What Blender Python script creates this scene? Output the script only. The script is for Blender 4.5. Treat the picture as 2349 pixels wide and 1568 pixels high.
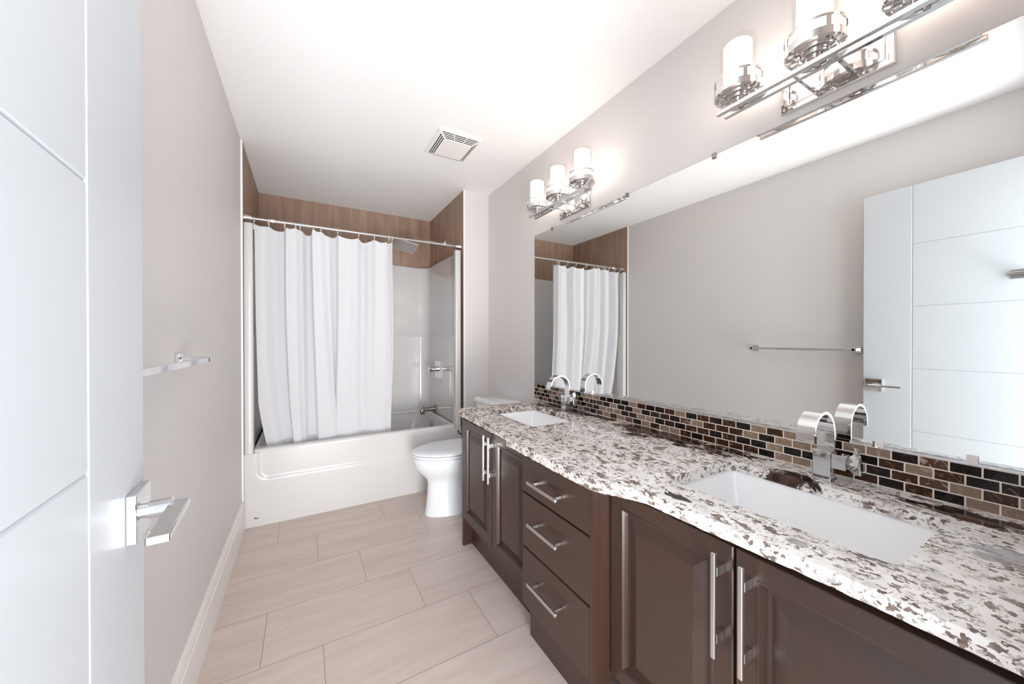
import bpy, bmesh, math, random
from mathutils import Vector, Matrix, noise
PI = math.pi
scn = bpy.context.scene
for o in list(bpy.data.objects): bpy.data.objects.remove(o)
COL = scn.collection

# ------------------------------------------------------------------ camera
cam_d = bpy.data.cameras.new('camera'); cam = bpy.data.objects.new('camera', cam_d); COL.objects.link(cam)
scn.camera = cam
cam_d.sensor_width = 36.0; cam_d.sensor_fit = 'HORIZONTAL'
cam_d.lens = 36.0*822.96/2349.0
cam_d.clip_start = 0.01; cam_d.clip_end = 50
YAW, PITCH, ROLL = 0.52308, -0.00476, 0.0007
cam.matrix_world = (Matrix.Translation((0, 0, 1.19)) @ Matrix.Rotation(-YAW, 4, 'Z')
                    @ Matrix.Rotation(PI/2+PITCH, 4, 'X') @ Matrix.Rotation(-ROLL, 4, 'Z'))

# ------------------------------------------------------------------ world and exposure
w = bpy.data.worlds.new('world'); scn.world = w; w.use_nodes = True
w.node_tree.nodes['Background'].inputs[0].default_value = (0.86, 0.93, 1.0, 1)
w.node_tree.nodes['Background'].inputs[1].default_value = 4.5
vs = scn.view_settings
vs.view_transform = 'Standard'; vs.look = 'None'; vs.gamma = 1.0; vs.use_curve_mapping = False
vs.exposure = 0.11
LAMP = 8.0          # emission of the frosted shades
HALL = 54.0         # daylight from the hall behind the open door

def area(name, loc, rot, sx, sy, power, col=(1, 1, 1)):
    d = bpy.data.lights.new(name, 'AREA'); d.shape = 'RECTANGLE'; d.size = sx; d.size_y = sy
    d.energy = power; d.color = col
    o = bpy.data.objects.new(name, d); COL.objects.link(o); o.location = loc; o.rotation_euler = rot
    return o
scn.cycles.max_bounces = 24; scn.cycles.diffuse_bounces = 20; scn.cycles.glossy_bounces = 8
scn.cycles.transmission_bounces = 8; scn.cycles.transparent_max_bounces = 16
# area light added for the unseen hall's daylight, shining in through the doorway
area('hall_daylight', (0.22, -2.4, 1.2), (PI/2+0.1, 0, 0), 1.6, 1.8, HALL, (0.95, 0.975, 1.0))

area('hall_ceiling_fill', (0.02, -1.25, 0.22), (PI/2+0.74, 0, 0), 0.8, 0.9, 90.0, (1.0, 0.98, 0.96))  # fill added low in the unseen hall, aimed up to brighten the ceiling

# ------------------------------------------------------------------ node helpers
class NT:
    def __init__(s, name):
        s.m = bpy.data.materials.new(name); s.m.use_nodes = True
        s.t = s.m.node_tree; s.t.nodes.clear()
        s.out = s.t.nodes.new('ShaderNodeOutputMaterial')
    def n(s, typ, ins=None, **kw):
        nd = s.t.nodes.new('ShaderNode'+typ)
        for k, v in kw.items(): setattr(nd, k, v)
        for k, v in (ins or {}).items(): s.set(nd, k, v)
        return nd
    def set(s, nd, k, v):
        sock = nd.inputs[k]
        if hasattr(v, 'is_linked') or hasattr(v, 'links'): s.t.links.new(v, sock)
        else:
            if isinstance(v, tuple) and len(v) == 3 and sock.type == 'RGBA': v = v+(1,)
            sock.default_value = v
    def math(s, op, a, b=0.0, c=None):
        nd = s.n('Math', {0: a, 1: b}, operation=op)
        if c is not None: s.set(nd, 2, c)
        return nd.outputs[0]
    def ramp(s, fac, stops, interp='LINEAR'):
        nd = s.n('ValToRGB', {0: fac}); cr = nd.color_ramp; cr.interpolation = interp
        while len(cr.elements) < len(stops): cr.elements.new(0.5)
        for e, (p, c) in zip(cr.elements, stops):
            e.position = p; e.color = (c if len(c) == 4 else c+(1,)) if isinstance(c, tuple) else (c, c, c, 1)
        return nd.outputs[0]
    def mix(s, fac, a, b, blend='MIX'):
        nd = s.n('MixRGB', {0: fac, 1: a, 2: b}, blend_type=blend); return nd.outputs[0]
    def obj(s, scale=(1, 1, 1), loc=(0, 0, 0), rot=(0, 0, 0), geo=True):
        c = s.n('NewGeometry').outputs['Position'] if geo else s.n('TexCoord').outputs['Object']
        return s.n('Mapping', {0: c, 'Scale': scale, 'Location': loc, 'Rotation': rot}).outputs[0]
    def noise(s, vec, scale, detail=3, rough=0.5, dist=0.0, out='Fac'):
        return s.n('TexNoise', {'Vector': vec, 'Scale': scale, 'Detail': detail, 'Roughness': rough, 'Distortion': dist}).outputs[0 if out == 'Fac' else 1]
    def bsdf(s, **ins):
        b = s.n('BsdfPrincipled')
        for k, v in ins.items(): s.set(b, k.replace('_', ' '), v)
        s.t.links.new(b.outputs[0], s.out.inputs[0]); s.b = b
        return b
    def bump(s, h, strength=0.2, dist=0.002):
        nd = s.n('Bump', {'Height': h, 'Strength': strength, 'Distance': dist}); s.set(s.b, 'Normal', nd.outputs[0])

def paint(name, col, rough=0.6, bump=0.05, scale=180):
    t = NT(name); t.bsdf(Base_Color=col, Roughness=rough)
    if bump: t.bump(t.noise(t.obj(), scale, 2), bump, 0.001)
    return t.m
M = {}
M['wall'] = paint('wall_paint', (0.675, 0.645, 0.633), 0.55, 0.06)
M['ceiling'] = paint('ceiling_paint', (0.87, 0.86, 0.855), 0.8, 0.15, 90)
M['trim'] = paint('trim_paint', (0.84, 0.80, 0.78), 0.35, 0)
M['door'] = paint('door_paint', (0.53, 0.55, 0.57), 0.42, 0.02)
M['acrylic'] = paint('acrylic', (0.63, 0.62, 0.61), 0.16, 0)
M['porcelain'] = paint('porcelain', (0.80, 0.83, 0.86), 0.07, 0)
M['sinkwhite'] = paint('sink_porcelain', (0.93, 0.935, 0.94), 0.08, 0)
M['plastic'] = paint('white_plastic', (0.84, 0.81, 0.79), 0.35, 0)
M['dark'] = paint('dark_void', (0.03, 0.025, 0.022), 0.8, 0)
M['black'] = paint('black_metal', (0.01, 0.01, 0.01), 0.3, 0)

def metal(name, col, rough):
    t = NT(name); t.bsdf(Base_Color=col, Metallic=1.0, Roughness=rough)
    return t.m
M['chrome'] = metal('chrome', (0.70, 0.70, 0.71), 0.05)
M['chrome_warm'] = metal('polished_nickel', (0.73, 0.71, 0.70), 0.06)
M['steel'] = metal('brushed_steel', (0.66, 0.635, 0.62), 0.28)
M['nickel_dark'] = metal('dark_nickel', (0.34, 0.30, 0.28), 0.2)
M['mirror'] = metal('mirror_silver', (0.90, 0.915, 0.90), 0.0)
M['mirror_edge'] = paint('mirror_glass_edge', (0.25, 0.30, 0.28), 0.1, 0)

def cabinet():
    t = NT('espresso_wood'); v = t.obj((60, 60, 3))
    n = t.noise(v, 1.5, 4, 0.6)
    c = t.mix(n, (0.037, 0.0175, 0.0115), (0.050, 0.025, 0.0175))
    t.bsdf(Base_Color=c, Roughness=0.30, Specular_IOR_Level=0.65); t.bump(n, 0.03, 0.0005)
    return t.m
M['wood'] = cabinet()

def floor_mat():
    t = NT('floor_tile')
    p = t.n('SeparateXYZ', {0: t.n('NewGeometry').outputs['Position']})
    X, Y = p.outputs[0], p.outputs[1]
    yr = t.math('DIVIDE', t.math('SUBTRACT', Y, 1.272), 0.3075)
    row = t.math('FLOOR', yr); fy = t.math('FRACT', yr)
    xs = t.math('DIVIDE', t.math('ADD', t.math('SUBTRACT', X, 0.058), t.math('MULTIPLY', row, 0.2035)), 0.61)
    fx = t.math('FRACT', xs); colm = t.math('FLOOR', xs)
    wy, wx = 0.0012/0.3075, 0.0012/0.61
    gy = t.math('MAXIMUM', t.math('LESS_THAN', fy, wy), t.math('GREATER_THAN', fy, 1-wy))
    gx = t.math('MAXIMUM', t.math('LESS_THAN', fx, wx), t.math('GREATER_THAN', fx, 1-wx))
    grout = t.math('MAXIMUM', gx, gy)
    rid = t.math('ADD', t.math('MULTIPLY', row, 7.31), t.math('MULTIPLY', colm, 3.17))
    cx = t.n('CombineXYZ', {0: X, 1: Y, 2: rid}).outputs[0]
    s1 = t.noise(t.n('Mapping', {0: cx, 'Scale': (2.0, 14, 1)}).outputs[0], 1.0, 5, 0.6, 0.6)
    s2 = t.noise(t.n('Mapping', {0: cx, 'Scale': (6, 60, 1)}).outputs[0], 1.0, 3, 0.6, 0.3)
    f = t.math('ADD', t.math('MULTIPLY', s1, 0.7), t.math('MULTIPLY', s2, 0.3))
    c = t.ramp(f, [(0.28, (0.52, 0.425, 0.37)), (0.5, (0.60, 0.505, 0.45)), (0.72, (0.66, 0.575, 0.52))])
    c = t.mix(grout, c, (0.27, 0.21, 0.17))
    t.bsdf(Base_Color=c, Roughness=0.42)
    t.bump(t.math('SUBTRACT', t.math('MULTIPLY', f, 0.2), grout), 0.25, 0.0015)
    return t.m
M['floor'] = floor_mat()

def brown_tile(axis):
    t = NT('brown_wall_tile_'+axis)
    p = t.n('SeparateXYZ', {0: t.n('NewGeometry').outputs['Position']})
    A = p.outputs[0 if axis == 'x' else 1]; Z = p.outputs[2]
    a = t.math('DIVIDE', t.math('ADD', A, 0.095), 0.305)
    fa = t.math('FRACT', a); ia = t.math('FLOOR', a)
    gr = t.math('LESS_THAN', fa, 0.006)
    vv = t.n('CombineXYZ', {0: t.math('MULTIPLY', A, 13), 1: t.math('MULTIPLY', ia, 5.3), 2: t.math('MULTIPLY', Z, 1.6)}).outputs[0]
    n = t.noise(vv, 1.0, 5, 0.55, 0.4)
    c = t.ramp(n, [(0.3, (0.25, 0.155, 0.104)), (0.5, (0.315, 0.205, 0.145)), (0.7, (0.38, 0.265, 0.20))])
    c = t.mix(t.math('MULTIPLY', gr, 0.5), c, (0.42, 0.33, 0.27))
    t.bsdf(Base_Color=c, Roughness=0.45)
    return t.m
M['tile_x'] = brown_tile('x'); M['tile_y'] = brown_tile('y')

def mosaic():
    t = NT('glass_mosaic')
    p = t.n('SeparateXYZ', {0: t.n('NewGeometry').outputs['Position']})
    Y = t.math('SUBTRACT', p.outputs[1], 0.125); Z = t.math('SUBTRACT', p.outputs[2], 0.7905)
    zr = t.math('DIVIDE', Z, 0.0257); row = t.math('FLOOR', zr); fz = t.math('FRACT', zr)
    yy = t.math('ADD', t.math('DIVIDE', Y, 0.0502), t.math('MULTIPLY', t.math('MODULO', t.math('ADD', row, 1), 2.0), 0.5))
    fy = t.math('FRACT', yy); iy = t.math('FLOOR', yy)
    gw = 0.0016
    g = t.math('MAXIMUM', t.math('MAXIMUM', t.math('LESS_THAN', fz, gw/0.0257), t.math('GREATER_THAN', fz, 1-gw/0.0257)),
               t.math('MAXIMUM', t.math('LESS_THAN', fy, gw/0.0502), t.math('GREATER_THAN', fy, 1-gw/0.0502)))
    idv = t.n('CombineXYZ', {0: iy, 1: row, 2: 0.0}).outputs[0]
    wn = t.n('TexWhiteNoise', {0: idv}, noise_dimensions='3D').outputs[0]
    pos = t.n('VectorMath', {0: t.n('NewGeometry').outputs['Position'], 1: t.n('VectorMath', {0: idv, 1: (3.3, 7.7, 1.0)}, operation='MULTIPLY').outputs[0]}, operation='ADD').outputs[0]
    sw = t.noise(pos, 28, 4, 0.6, 2.5)
    base = t.ramp(wn, [(0.0, (0.008, 0.005, 0.004)), (0.37, (0.040, 0.015, 0.007)), (0.58, (0.25, 0.175, 0.125)), (0.84, (0.10, 0.05, 0.03))], 'CONSTANT')
    vein = t.ramp(sw, [(0.56, 0.0), (0.62, 1.0)])
    vcol = t.ramp(wn, [(0.0, (0.03, 0.02, 0.016)), (0.30, (0.16, 0.075, 0.038)), (0.58, (0.36, 0.27, 0.20)), (0.84, (0.40, 0.31, 0.26))], 'CONSTANT')
    c = t.mix(vein, base, vcol)
    c = t.mix(g, c, (0.80, 0.71, 0.64))
    r = t.math('ADD', 0.06, t.math('MULTIPLY', g, 0.6))
    t.bsdf(Base_Color=c, Roughness=r, Specular_IOR_Level=0.3)
    t.bump(t.math('SUBTRACT', 1.0, g), 0.6, 0.001)
    return t.m
M['mosaic'] = mosaic()

def granite():
    t = NT('granite')
    pos = t.n('NewGeometry').outputs['Position']
    p = t.n('SeparateXYZ', {0: pos}); X, Y = p.outputs[0], p.outputs[1]
    wob = t.noise(pos, 14, 3, 0.5, 0, 'Color')
    wv = t.n('VectorMath', {0: wob, 1: (0.5, 0.5, 0.5)}, operation='SUBTRACT').outputs[0]
    wp = t.n('VectorMath', {0: t.n('VectorMath', {0: wv, 1: (0.03, 0.03, 0.03)}, operation='MULTIPLY').outputs[0], 1: pos}, operation='ADD').outputs[0]
    mp = t.n('Mapping', {0: wp, 'Rotation': (0, 0, 0.35), 'Scale': (1.0, 0.55, 1.0)}).outputs[0]
    mp2 = t.n('Mapping', {0: wp, 'Rotation': (0, 0, -0.45), 'Scale': (0.6, 1.0, 0.9)}).outputs[0]
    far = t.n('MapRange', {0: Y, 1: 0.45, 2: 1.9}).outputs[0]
    big = t.noise(t.n('Mapping', {0: wp, 'Scale': (1.0, 0.5, 1.0), 'Location': (0.3, 2.2, 0)}).outputs[0], 7.5, 3, 0.6, 0.3)
    thr = t.math('ADD', t.math('MULTIPLY', t.math('SUBTRACT', big, 0.5), 0.30), t.math('MULTIPLY', far, 0.10))
    jag = t.n('VectorMath', {0: t.noise(pos, 110, 2, 0.5, 0, 'Color'), 1: (0.5, 0.5, 0.5)}, operation='SUBTRACT').outputs[0]
    jag = t.n('VectorMath', {0: jag, 1: (0.016, 0.016, 0.016)}, operation='MULTIPLY').outputs[0]
    def flecks(vec, scale, cut, ch):
        # angular crystals: cells of a warped voronoi picked at random
        vv = t.n('VectorMath', {0: vec, 1: jag}, operation='ADD').outputs[0]
        vo = t.n('TexVoronoi', {'Vector': vv, 'Scale': scale, 'Randomness': 1.0}, feature='F1')
        cid = t.n('SeparateXYZ', {0: vo.outputs[1]}).outputs[ch]
        return t.ramp(t.math('ADD', cid, thr), [(cut, 0.0), (cut+0.01, 1.0)]), cid
    f1, c1 = flecks(mp, 140, 0.855, 0)
    f2, c2 = flecks(mp2, 200, 0.85, 1)
    f3, c3 = flecks(mp, 72, 0.945, 2)
    cloud = t.noise(wp, 22, 4, 0.62)
    base = t.ramp(cloud, [(0.30, (0.52, 0.50, 0.49)), (0.43, (0.78, 0.745, 0.715)), (0.6, (0.88, 0.855, 0.83))])
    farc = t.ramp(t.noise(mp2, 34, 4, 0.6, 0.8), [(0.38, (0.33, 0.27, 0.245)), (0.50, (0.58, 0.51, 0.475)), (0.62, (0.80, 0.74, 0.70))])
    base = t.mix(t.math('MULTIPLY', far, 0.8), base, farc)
    nn = t.noise(wp, 75, 3)
    br = t.ramp(nn, [(0.35, (0.050, 0.024, 0.019)), (0.5, (0.13, 0.078, 0.060)), (0.64, (0.26, 0.19, 0.155))])
    gy = t.ramp(nn, [(0.4, (0.19, 0.15, 0.135)), (0.6, (0.42, 0.37, 0.35))])
    c = t.mix(t.math('MULTIPLY', f2, 0.7), base, gy)
    c = t.mix(t.math('MULTIPLY', f1, 0.92), c, br)
    c = t.mix(t.math('MULTIPLY', f3, 0.9), c, br)
    # dark biotite drifts against the splashback
    q = t.n('SeparateXYZ', {0: wp}); qx, qy = q.outputs[0], q.outputs[1]
    rag = t.noise(t.n('Mapping', {0: wp, 'Scale': (2.6, 1.0, 1.5)}).outputs[0], 13, 4, 0.65, 0.8)
    def vein(items):
        acc = None
        for cx, cy, rx, ry in items:
            dx = t.math('DIVIDE', t.math('SUBTRACT', qx, cx), rx); dy = t.math('DIVIDE', t.math('SUBTRACT', qy, cy), ry)
            v = t.math('SUBTRACT', 1.0, t.math('ADD', t.math('MULTIPLY', dx, dx), t.math('MULTIPLY', dy, dy)))
            acc = v if acc is None else t.math('MAXIMUM', acc, v)
        acc = t.math('MAXIMUM', acc, -2.0)
        return t.ramp(t.math('ADD', t.math('MULTIPLY', acc, 0.25), rag), [(0.565, 0.0), (0.60, 1.0)])
    gm = vein([(1.12, 0.115, 0.05, 0.06), (0.84, 0.33, 0.016, 0.022)])
    c = t.mix(t.math('MULTIPLY', gm, 0.75), c, (0.27, 0.245, 0.235))
    dm = vein([(1.305, 0.19, 0.042, 0.14), (1.25, 0.50, 0.034, 0.07), (1.31, 0.96, 0.085, 0.36), (1.33, 1.38, 0.035, 0.16), (1.31, 1.66, 0.075, 0.24), (0.83, 0.575, 0.025, 0.04), (1.22, 1.05, 0.035, 0.10)])
    dc = t.ramp(t.noise(wp, 30, 3), [(0.4, (0.012, 0.007, 0.006)), (0.65, (0.09, 0.045, 0.030))])
    c = t.mix(dm, c, dc)
    t.bsdf(Base_Color=c, Roughness=0.10)
    return t.m
M['granite'] = granite()

def curtain_mat():
    t = NT('curtain_fabric')
    v = t.obj()
    cr = t.noise(t.n('Mapping', {0: v, 'Scale': (1.3, 1, 7)}).outputs[0], 2.0, 3, 0.55, 1.2)
    p = t.n('SeparateXYZ', {0: v})
    fold = t.math('ABSOLUTE', t.math('SUBTRACT', t.math('FRACT', t.math('DIVIDE', t.math('ADD', p.outputs[2], t.math('MULTIPLY', cr, 0.03)), 0.29)), 0.5))
    fr = t.ramp(fold, [(0.0, 1.0), (0.025, 0.0)])
    diff = t.n('BsdfDiffuse', {'Color': (0.76, 0.76, 0.78), 'Roughness': 0.5})
    tr = t.n('BsdfTranslucent', {'Color': (0.84, 0.84, 0.86)})
    bp = t.n('Bump', {'Height': t.math('ADD', t.math('MULTIPLY', cr, 1.0), t.math('MULTIPLY', fr, 0.25)), 'Strength': 0.35, 'Distance': 0.01})
    for nd in (diff, tr): t.t.links.new(bp.outputs[0], nd.inputs['Normal'])
    mx = t.n('MixShader', {0: 0.22, 1: diff.outputs[0], 2: tr.outputs[0]})
    t.t.links.new(mx.outputs[0], t.out.inputs[0])
    return t.m
M['curtain'] = curtain_mat()

def thin_glass():
    t = NT('clear_glass')
    lw = t.n('LayerWeight', {0: 0.5}); fr = t.math('ADD', 0.03, t.math('MULTIPLY', t.math('POWER', lw.outputs[1], 4.0), 0.6))
    tr = t.n('BsdfTransparent', {0: (0.97, 0.965, 0.96)}); gl = t.n('BsdfGlossy', {0: (1, 1, 1), 1: 0.02})
    mx = t.n('MixShader', {0: fr, 1: tr.outputs[0], 2: gl.outputs[0]})
    t.t.links.new(mx.outputs[0], t.out.inputs[0]); return t.m
M['glass'] = thin_glass()
def glow():
    t = NT('lit_frosted_glass')
    z = t.n('SeparateXYZ', {0: t.n('TexCoord').outputs['Object']}).outputs[2]
    st = t.math('MULTIPLY', t.ramp(t.n('MapRange', {0: z, 1: 0.02, 2: 0.187}).outputs[0], [(0.0, 1.0), (0.45, 1.0), (0.75, 0.35), (1.0, 0.11)]), LAMP*1.25)
    e = t.n('Emission', {0: (1.0, 0.89, 0.79), 1: st}); t.t.links.new(e.outputs[0], t.out.inputs[0]); return t.m
M['glow'] = glow()
def ring_plastic():
    t = NT('clear_plastic')
    tr = t.n('BsdfTransparent', {0: (0.9, 0.9, 0.9)}); gl = t.n('BsdfPrincipled', {'Base Color': (0.8, 0.8, 0.8), 'Roughness': 0.15})
    mx = t.n('MixShader', {0: 0.5, 1: tr.outputs[0], 2: gl.outputs[0]})
    t.t.links.new(mx.outputs[0], t.out.inputs[0]); return t.m
M['ring'] = ring_plastic()

# ------------------------------------------------------------------ mesh helpers
def tag(o, label=None, cat=None, group=None, kind=None):
    if label: o['label'] = label
    if cat: o['category'] = cat
    if group: o['group'] = group
    if kind: o['kind'] = kind
    return o
def thing(name, label, cat, loc=(0, 0, 0), group=None):
    o = bpy.data.objects.new(name, None); COL.objects.link(o); o.location = loc; o.empty_display_size = 0.05
    return tag(o, label, cat, group)
def link(name, bm, mat, parent=None, smooth=False, label=None, angle=40):
    bmesh.ops.recalc_face_normals(bm, faces=bm.faces)
    me = bpy.data.meshes.new(name); bm.to_mesh(me); bm.free()
    mats = mat if isinstance(mat, (list, tuple)) else [mat]
    for m in mats: me.materials.append(M[m] if isinstance(m, str) else m)
    if smooth:
        me.shade_smooth()
        try: me.set_sharp_from_angle(angle=math.radians(angle))
        except Exception: pass
    o = bpy.data.objects.new(name, me); COL.objects.link(o)
    if parent: o.parent = parent
    if label: o['label'] = label
    return o
def box(bm, x0, x1, y0, y1, z0, z1, bev=0.0, seg=2, mat=0):
    r = bmesh.ops.create_cube(bm, size=1.0)
    vs_ = r['verts']
    for v in vs_:
        v.co = Vector(((x0+x1)/2+v.co.x*(x1-x0), (y0+y1)/2+v.co.y*(y1-y0), (z0+z1)/2+v.co.z*(z1-z0)))
    fs = set(f for v in vs_ for f in v.link_faces)
    for f in fs: f.material_index = mat
    if bev > 0:
        es = list(set(e for v in vs_ for e in v.link_edges))
        bmesh.ops.bevel(bm, geom=es, offset=bev, segments=seg, affect='EDGES', profile=0.5)
    return bm
def B(*a, **k): return box(bmesh.new(), *a, **k)
def cyl(bm, p0, p1, r0, r1=None, n=24, cap=True):
    r1 = r0 if r1 is None else r1
    p0, p1 = Vector(p0), Vector(p1); d = (p1-p0).normalized()
    a = d.orthogonal().normalized(); b = d.cross(a)
    A = [bm.verts.new(p0+(a*math.cos(2*PI*i/n)+b*math.sin(2*PI*i/n))*r0) for i in range(n)]
    C = [bm.verts.new(p1+(a*math.cos(2*PI*i/n)+b*math.sin(2*PI*i/n))*r1) for i in range(n)]
    for i in range(n): bm.faces.new((A[i], A[(i+1) % n], C[(i+1) % n], C[i]))
    if cap: bm.faces.new(A[::-1]); bm.faces.new(C)
    return bm
def loft(bm, rings, cap0=True, cap1=True, closed=True):
    R = [[bm.verts.new(p) for p in r] for r in rings]; n = len(R[0])
    for a, b in zip(R, R[1:]):
        for i in range(n if closed else n-1):
            bm.faces.new((a[i], a[(i+1) % n], b[(i+1) % n], b[i]))
    if cap0: bm.faces.new(R[0][::-1])
    if cap1: bm.faces.new(R[-1])
    return bm
def lathe(bm, prof, c, n=40, cap0=False, cap1=False):
    return loft(bm, [[(c[0]+r*math.cos(2*PI*i/n), c[1]+r*math.sin(2*PI*i/n), c[2]+z) for i in range(n)] for r, z in prof], cap0, cap1)
def tube(bm, pts, r, n=12, cap=True):
    pts = [Vector(p) for p in pts]; rings = []; up = None
    for i, p in enumerate(pts):
        d = (pts[min(i+1, len(pts)-1)]-pts[max(i-1, 0)]).normalized()
        if up is None: up = d.orthogonal().normalized()
        a = (up-d*up.dot(d)).normalized(); up = a; b = d.cross(a)
        rings.append([p+(a*math.cos(2*PI*k/n)+b*math.sin(2*PI*k/n))*r for k in range(n)])
    return loft(bm, rings, cap, cap)
def rrect(x0, x1, y0, y1, r, z, n=6):
    out = []
    for cx, cy, a0 in ((x1-r, y1-r, 0), (x0+r, y1-r, PI/2), (x0+r, y0+r, PI), (x1-r, y0+r, 1.5*PI)):
        for k in range(n+1):
            a = a0+PI/2*k/n; out.append((cx+r*math.cos(a), cy+r*math.sin(a), z))
    return out
def struct(name, bm, mat, smooth=False, parent=None, label=None):
    o = link(name, bm, mat, parent, smooth); o['kind'] = 'structure'
    if label: o['label'] = label
    return o

# ------------------------------------------------------------------ room shell
XL, XR, XA, YT, YB, H, Y0 = -0.346, 1.3755, 1.1475, 2.79, 3.709, 2.44, 0.03
T = 0.10
struct('floor', B(XL-T, XR+T, Y0-0.12, YB+T, -0.08, 0), 'floor', label='beige streaked rectangular floor tiles in a stepped running bond')
struct('ceiling', B(XL-T, XR+T, Y0-0.12, YB+T, H, H+0.08), 'ceiling', label='white painted ceiling over the whole bathroom')
struct('wall_left', B(XL-T, XL, Y0-0.12, YT, 0, H), 'wall', label='warm grey painted wall behind the open door and towel bar')
struct('wall_right', B(XR, XR+T, Y0-0.12, YT, 0, H), 'wall', label='warm grey painted wall carrying the long mirror and lamps')
struct('wall_return', B(XA+0.006, XR+T, YT, YB+T, 0, H), 'wall', label='narrow grey wall face between the tub alcove and mirror wall')
struct('wall_back', B(XL-T, XA+0.006, YB+0.008, YB+T, 0, H), 'wall')
struct('wall_alcove_left', B(XL-T, XL, YT, YB+T, 0, H), 'wall')
# tiled faces of the alcove
struct('wall_tile_back', B(XL+0.008, XA-0.003, YB-0.002, YB+0.008, 0, H), 'tile_x', label='brown streaked tile band across the back of the tub alcove')
struct('wall_tile_left', B(XL, XL+0.008, YT+0.001, YB+0.008, 0, H), 'tile_y', label='brown streaked tile on the left side of the tub alcove')
struct('wall_tile_right', B(XA-0.003, XA+0.006, YT+0.001, YB+0.008, 0, H), 'tile_y', label='brown streaked tile on the right side of the tub alcove')
struct('trim_1', B(XA-0.005, XA+0.009, YT-0.003, YT+0.001, 0, H), 'trim', label='thin white metal edge trim right of the tub alcove')
struct('trim_2', B(XL, XL+0.010, YT-0.004, YT+0.001, 0, H), 'trim', label='thin white metal edge trim left of the tub alcove')
# near wall with the doorway the picture is taken from
DX0, DX1, DH = -0.228, 0.575, 2.06
bm = bmesh.new()
box(bm, XL, DX0-0.02, Y0-0.12, Y0, 0, H); box(bm, DX1+0.02, XR, Y0-0.12, Y0, 0, H); box(bm, DX0-0.02, DX1+0.02, Y0-0.12, Y0, DH+0.03, H)
struct('wall_near', bm, 'wall')
bm = bmesh.new()
box(bm, DX0-0.02, DX0, Y0-0.12, Y0, 0, DH+0.03); box(bm, DX1, DX1+0.02, Y0-0.12, Y0, 0, DH+0.03); box(bm, DX0, DX1, Y0-0.12, Y0, DH+0.01, DH+0.03)
struct('trim_3', bm, 'trim')
# baseboards
def baseboard(name, x0, y0, x1, y1, nx, ny, h=0.185, t=0.016):
    prof = [(0.0005, 0), (t, 0), (t, h-0.045), (t-0.003, h-0.040), (t-0.003, h-0.028), (t-0.006, h-0.012), (0.006, h), (0.0005, h)]
    rings = [[(px+nx*a, py+ny*a, z) for a, z in prof] for px, py in ((x0, y0), (x1, y1))]
    return struct(name, loft(bmesh.new(), rings), 'trim', label='tall white stepped baseboard')
baseboard('baseboard_left', XL, Y0, XL, YT-0.005, 1, 0)
baseboard('baseboard_right', XR, 2.0, XR, YT-0.02, -1, 0)
baseboard('baseboard_return', XA+0.012, YT, XR-0.02, YT, 0, -1)

# ------------------------------------------------------------------ door (hinged at the near wall, folded back along the left wall)
HX, HY = -0.196, 0.040
ANG = math.atan2(0.79, -0.040)      # direction hinge -> free edge
DW, DTH = 0.792, 0.035
def make_door():
    t = thing('door_1', 'white slab door with shallow grooves, open against the left wall', 'door', (HX, HY, 0)); t['kind'] = 'structure'
    t.rotation_euler = (0, 0, ANG)
    # local: x along the leaf, +y away from room face ... leaf occupies y in [0, DTH]; room face at y=0
    z0, z1 = 0.01, DH
    gx = DW-0.205; gz = [0.33, 0.68, 1.03, 1.38, 1.73]; gw, gd = 0.0032, 0.003
    xs = [0, gx-gw, gx, gx+gw, DW]
    zs = [z0]
    for g in gz: zs += [g-gw, g, g+gw]
    zs += [z1]
    bm = bmesh.new()
    def depth(i, j):
        if i == 2: return gd
        if i < 2 and 0 < j < len(zs)-1 and (j-1) % 3 == 1: return gd
        return 0.0
    V = {}
    for i, x in enumerate(xs):
        for j, z in enumerate(zs): V[i, j] = bm.verts.new((x, depth(i, j), z))
    for i in range(len(xs)-1):
        for j in range(len(zs)-1): bm.faces.new((V[i, j], V[i+1, j], V[i+1, j+1], V[i, j+1]))
    # edges and the back of the slab
    for (xa, xb, ya, yb) in ((0, 0, 0, DTH), (DW, DW, 0, DTH)):
        q = [bm.verts.new(p) for p in ((xa, ya, z0), (xa, yb, z0), (xa, yb, z1), (xa, ya, z1))]; bm.faces.new(q)
    for z in (z0, z1):
        q = [bm.verts.new(p) for p in ((0, 0, z), (DW, 0, z), (DW, DTH, z), (0, DTH, z))]; bm.faces.new(q)
    q = [bm.verts.new(p) for p in ((0, DTH, z0), (DW, DTH, z0), (DW, DTH, z1), (0, DTH, z1))]; bm.faces.new(q)
    link('door_leaf', bm, 'door', t)
    hx, hz = DW-0.049, 0.921
    rose = link('rose', B(hx-0.037, hx+0.037, -0.012, -0.0003, hz-0.037, hz+0.037, bev=0.0015), 'chrome', t, label='square chrome rose')
    bm = cyl(bmesh.new(), (hx, -0.010, hz), (hx, -0.020, hz), 0.011); cyl(bm, (hx, -0.018, hz), (hx, -0.045, hz), 0.0135)
    link('neck', bm, 'chrome', rose, True)
    link('lever', B(hx-0.129, hx+0.010, -0.066, -0.041, hz-0.006, hz+0.006, bev=0.002), 'chrome', rose, label='flat chrome lever')
    bm = bmesh.new(); box(bm, DW-0.0005, DW+0.0012, 0.006, 0.029, hz-0.028, hz+0.028, bev=0.0004); box(bm, DW, DW+0.008, 0.012, 0.023, hz-0.008, hz+0.008, bev=0.001)
    link('latch_plate', bm, 'nickel_dark', t)
    for z in (0.25, 1.05, 1.85):
        link('hinge', cyl(bmesh.new(), (-0.004, -0.004, z-0.045), (-0.004, -0.004, z+0.045), 0.006), 'chrome', t)
    return t
make_door()
DM = Matrix.Translation((HX, HY, 0)) @ Matrix.Rotation(ANG, 4, 'Z')
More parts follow.
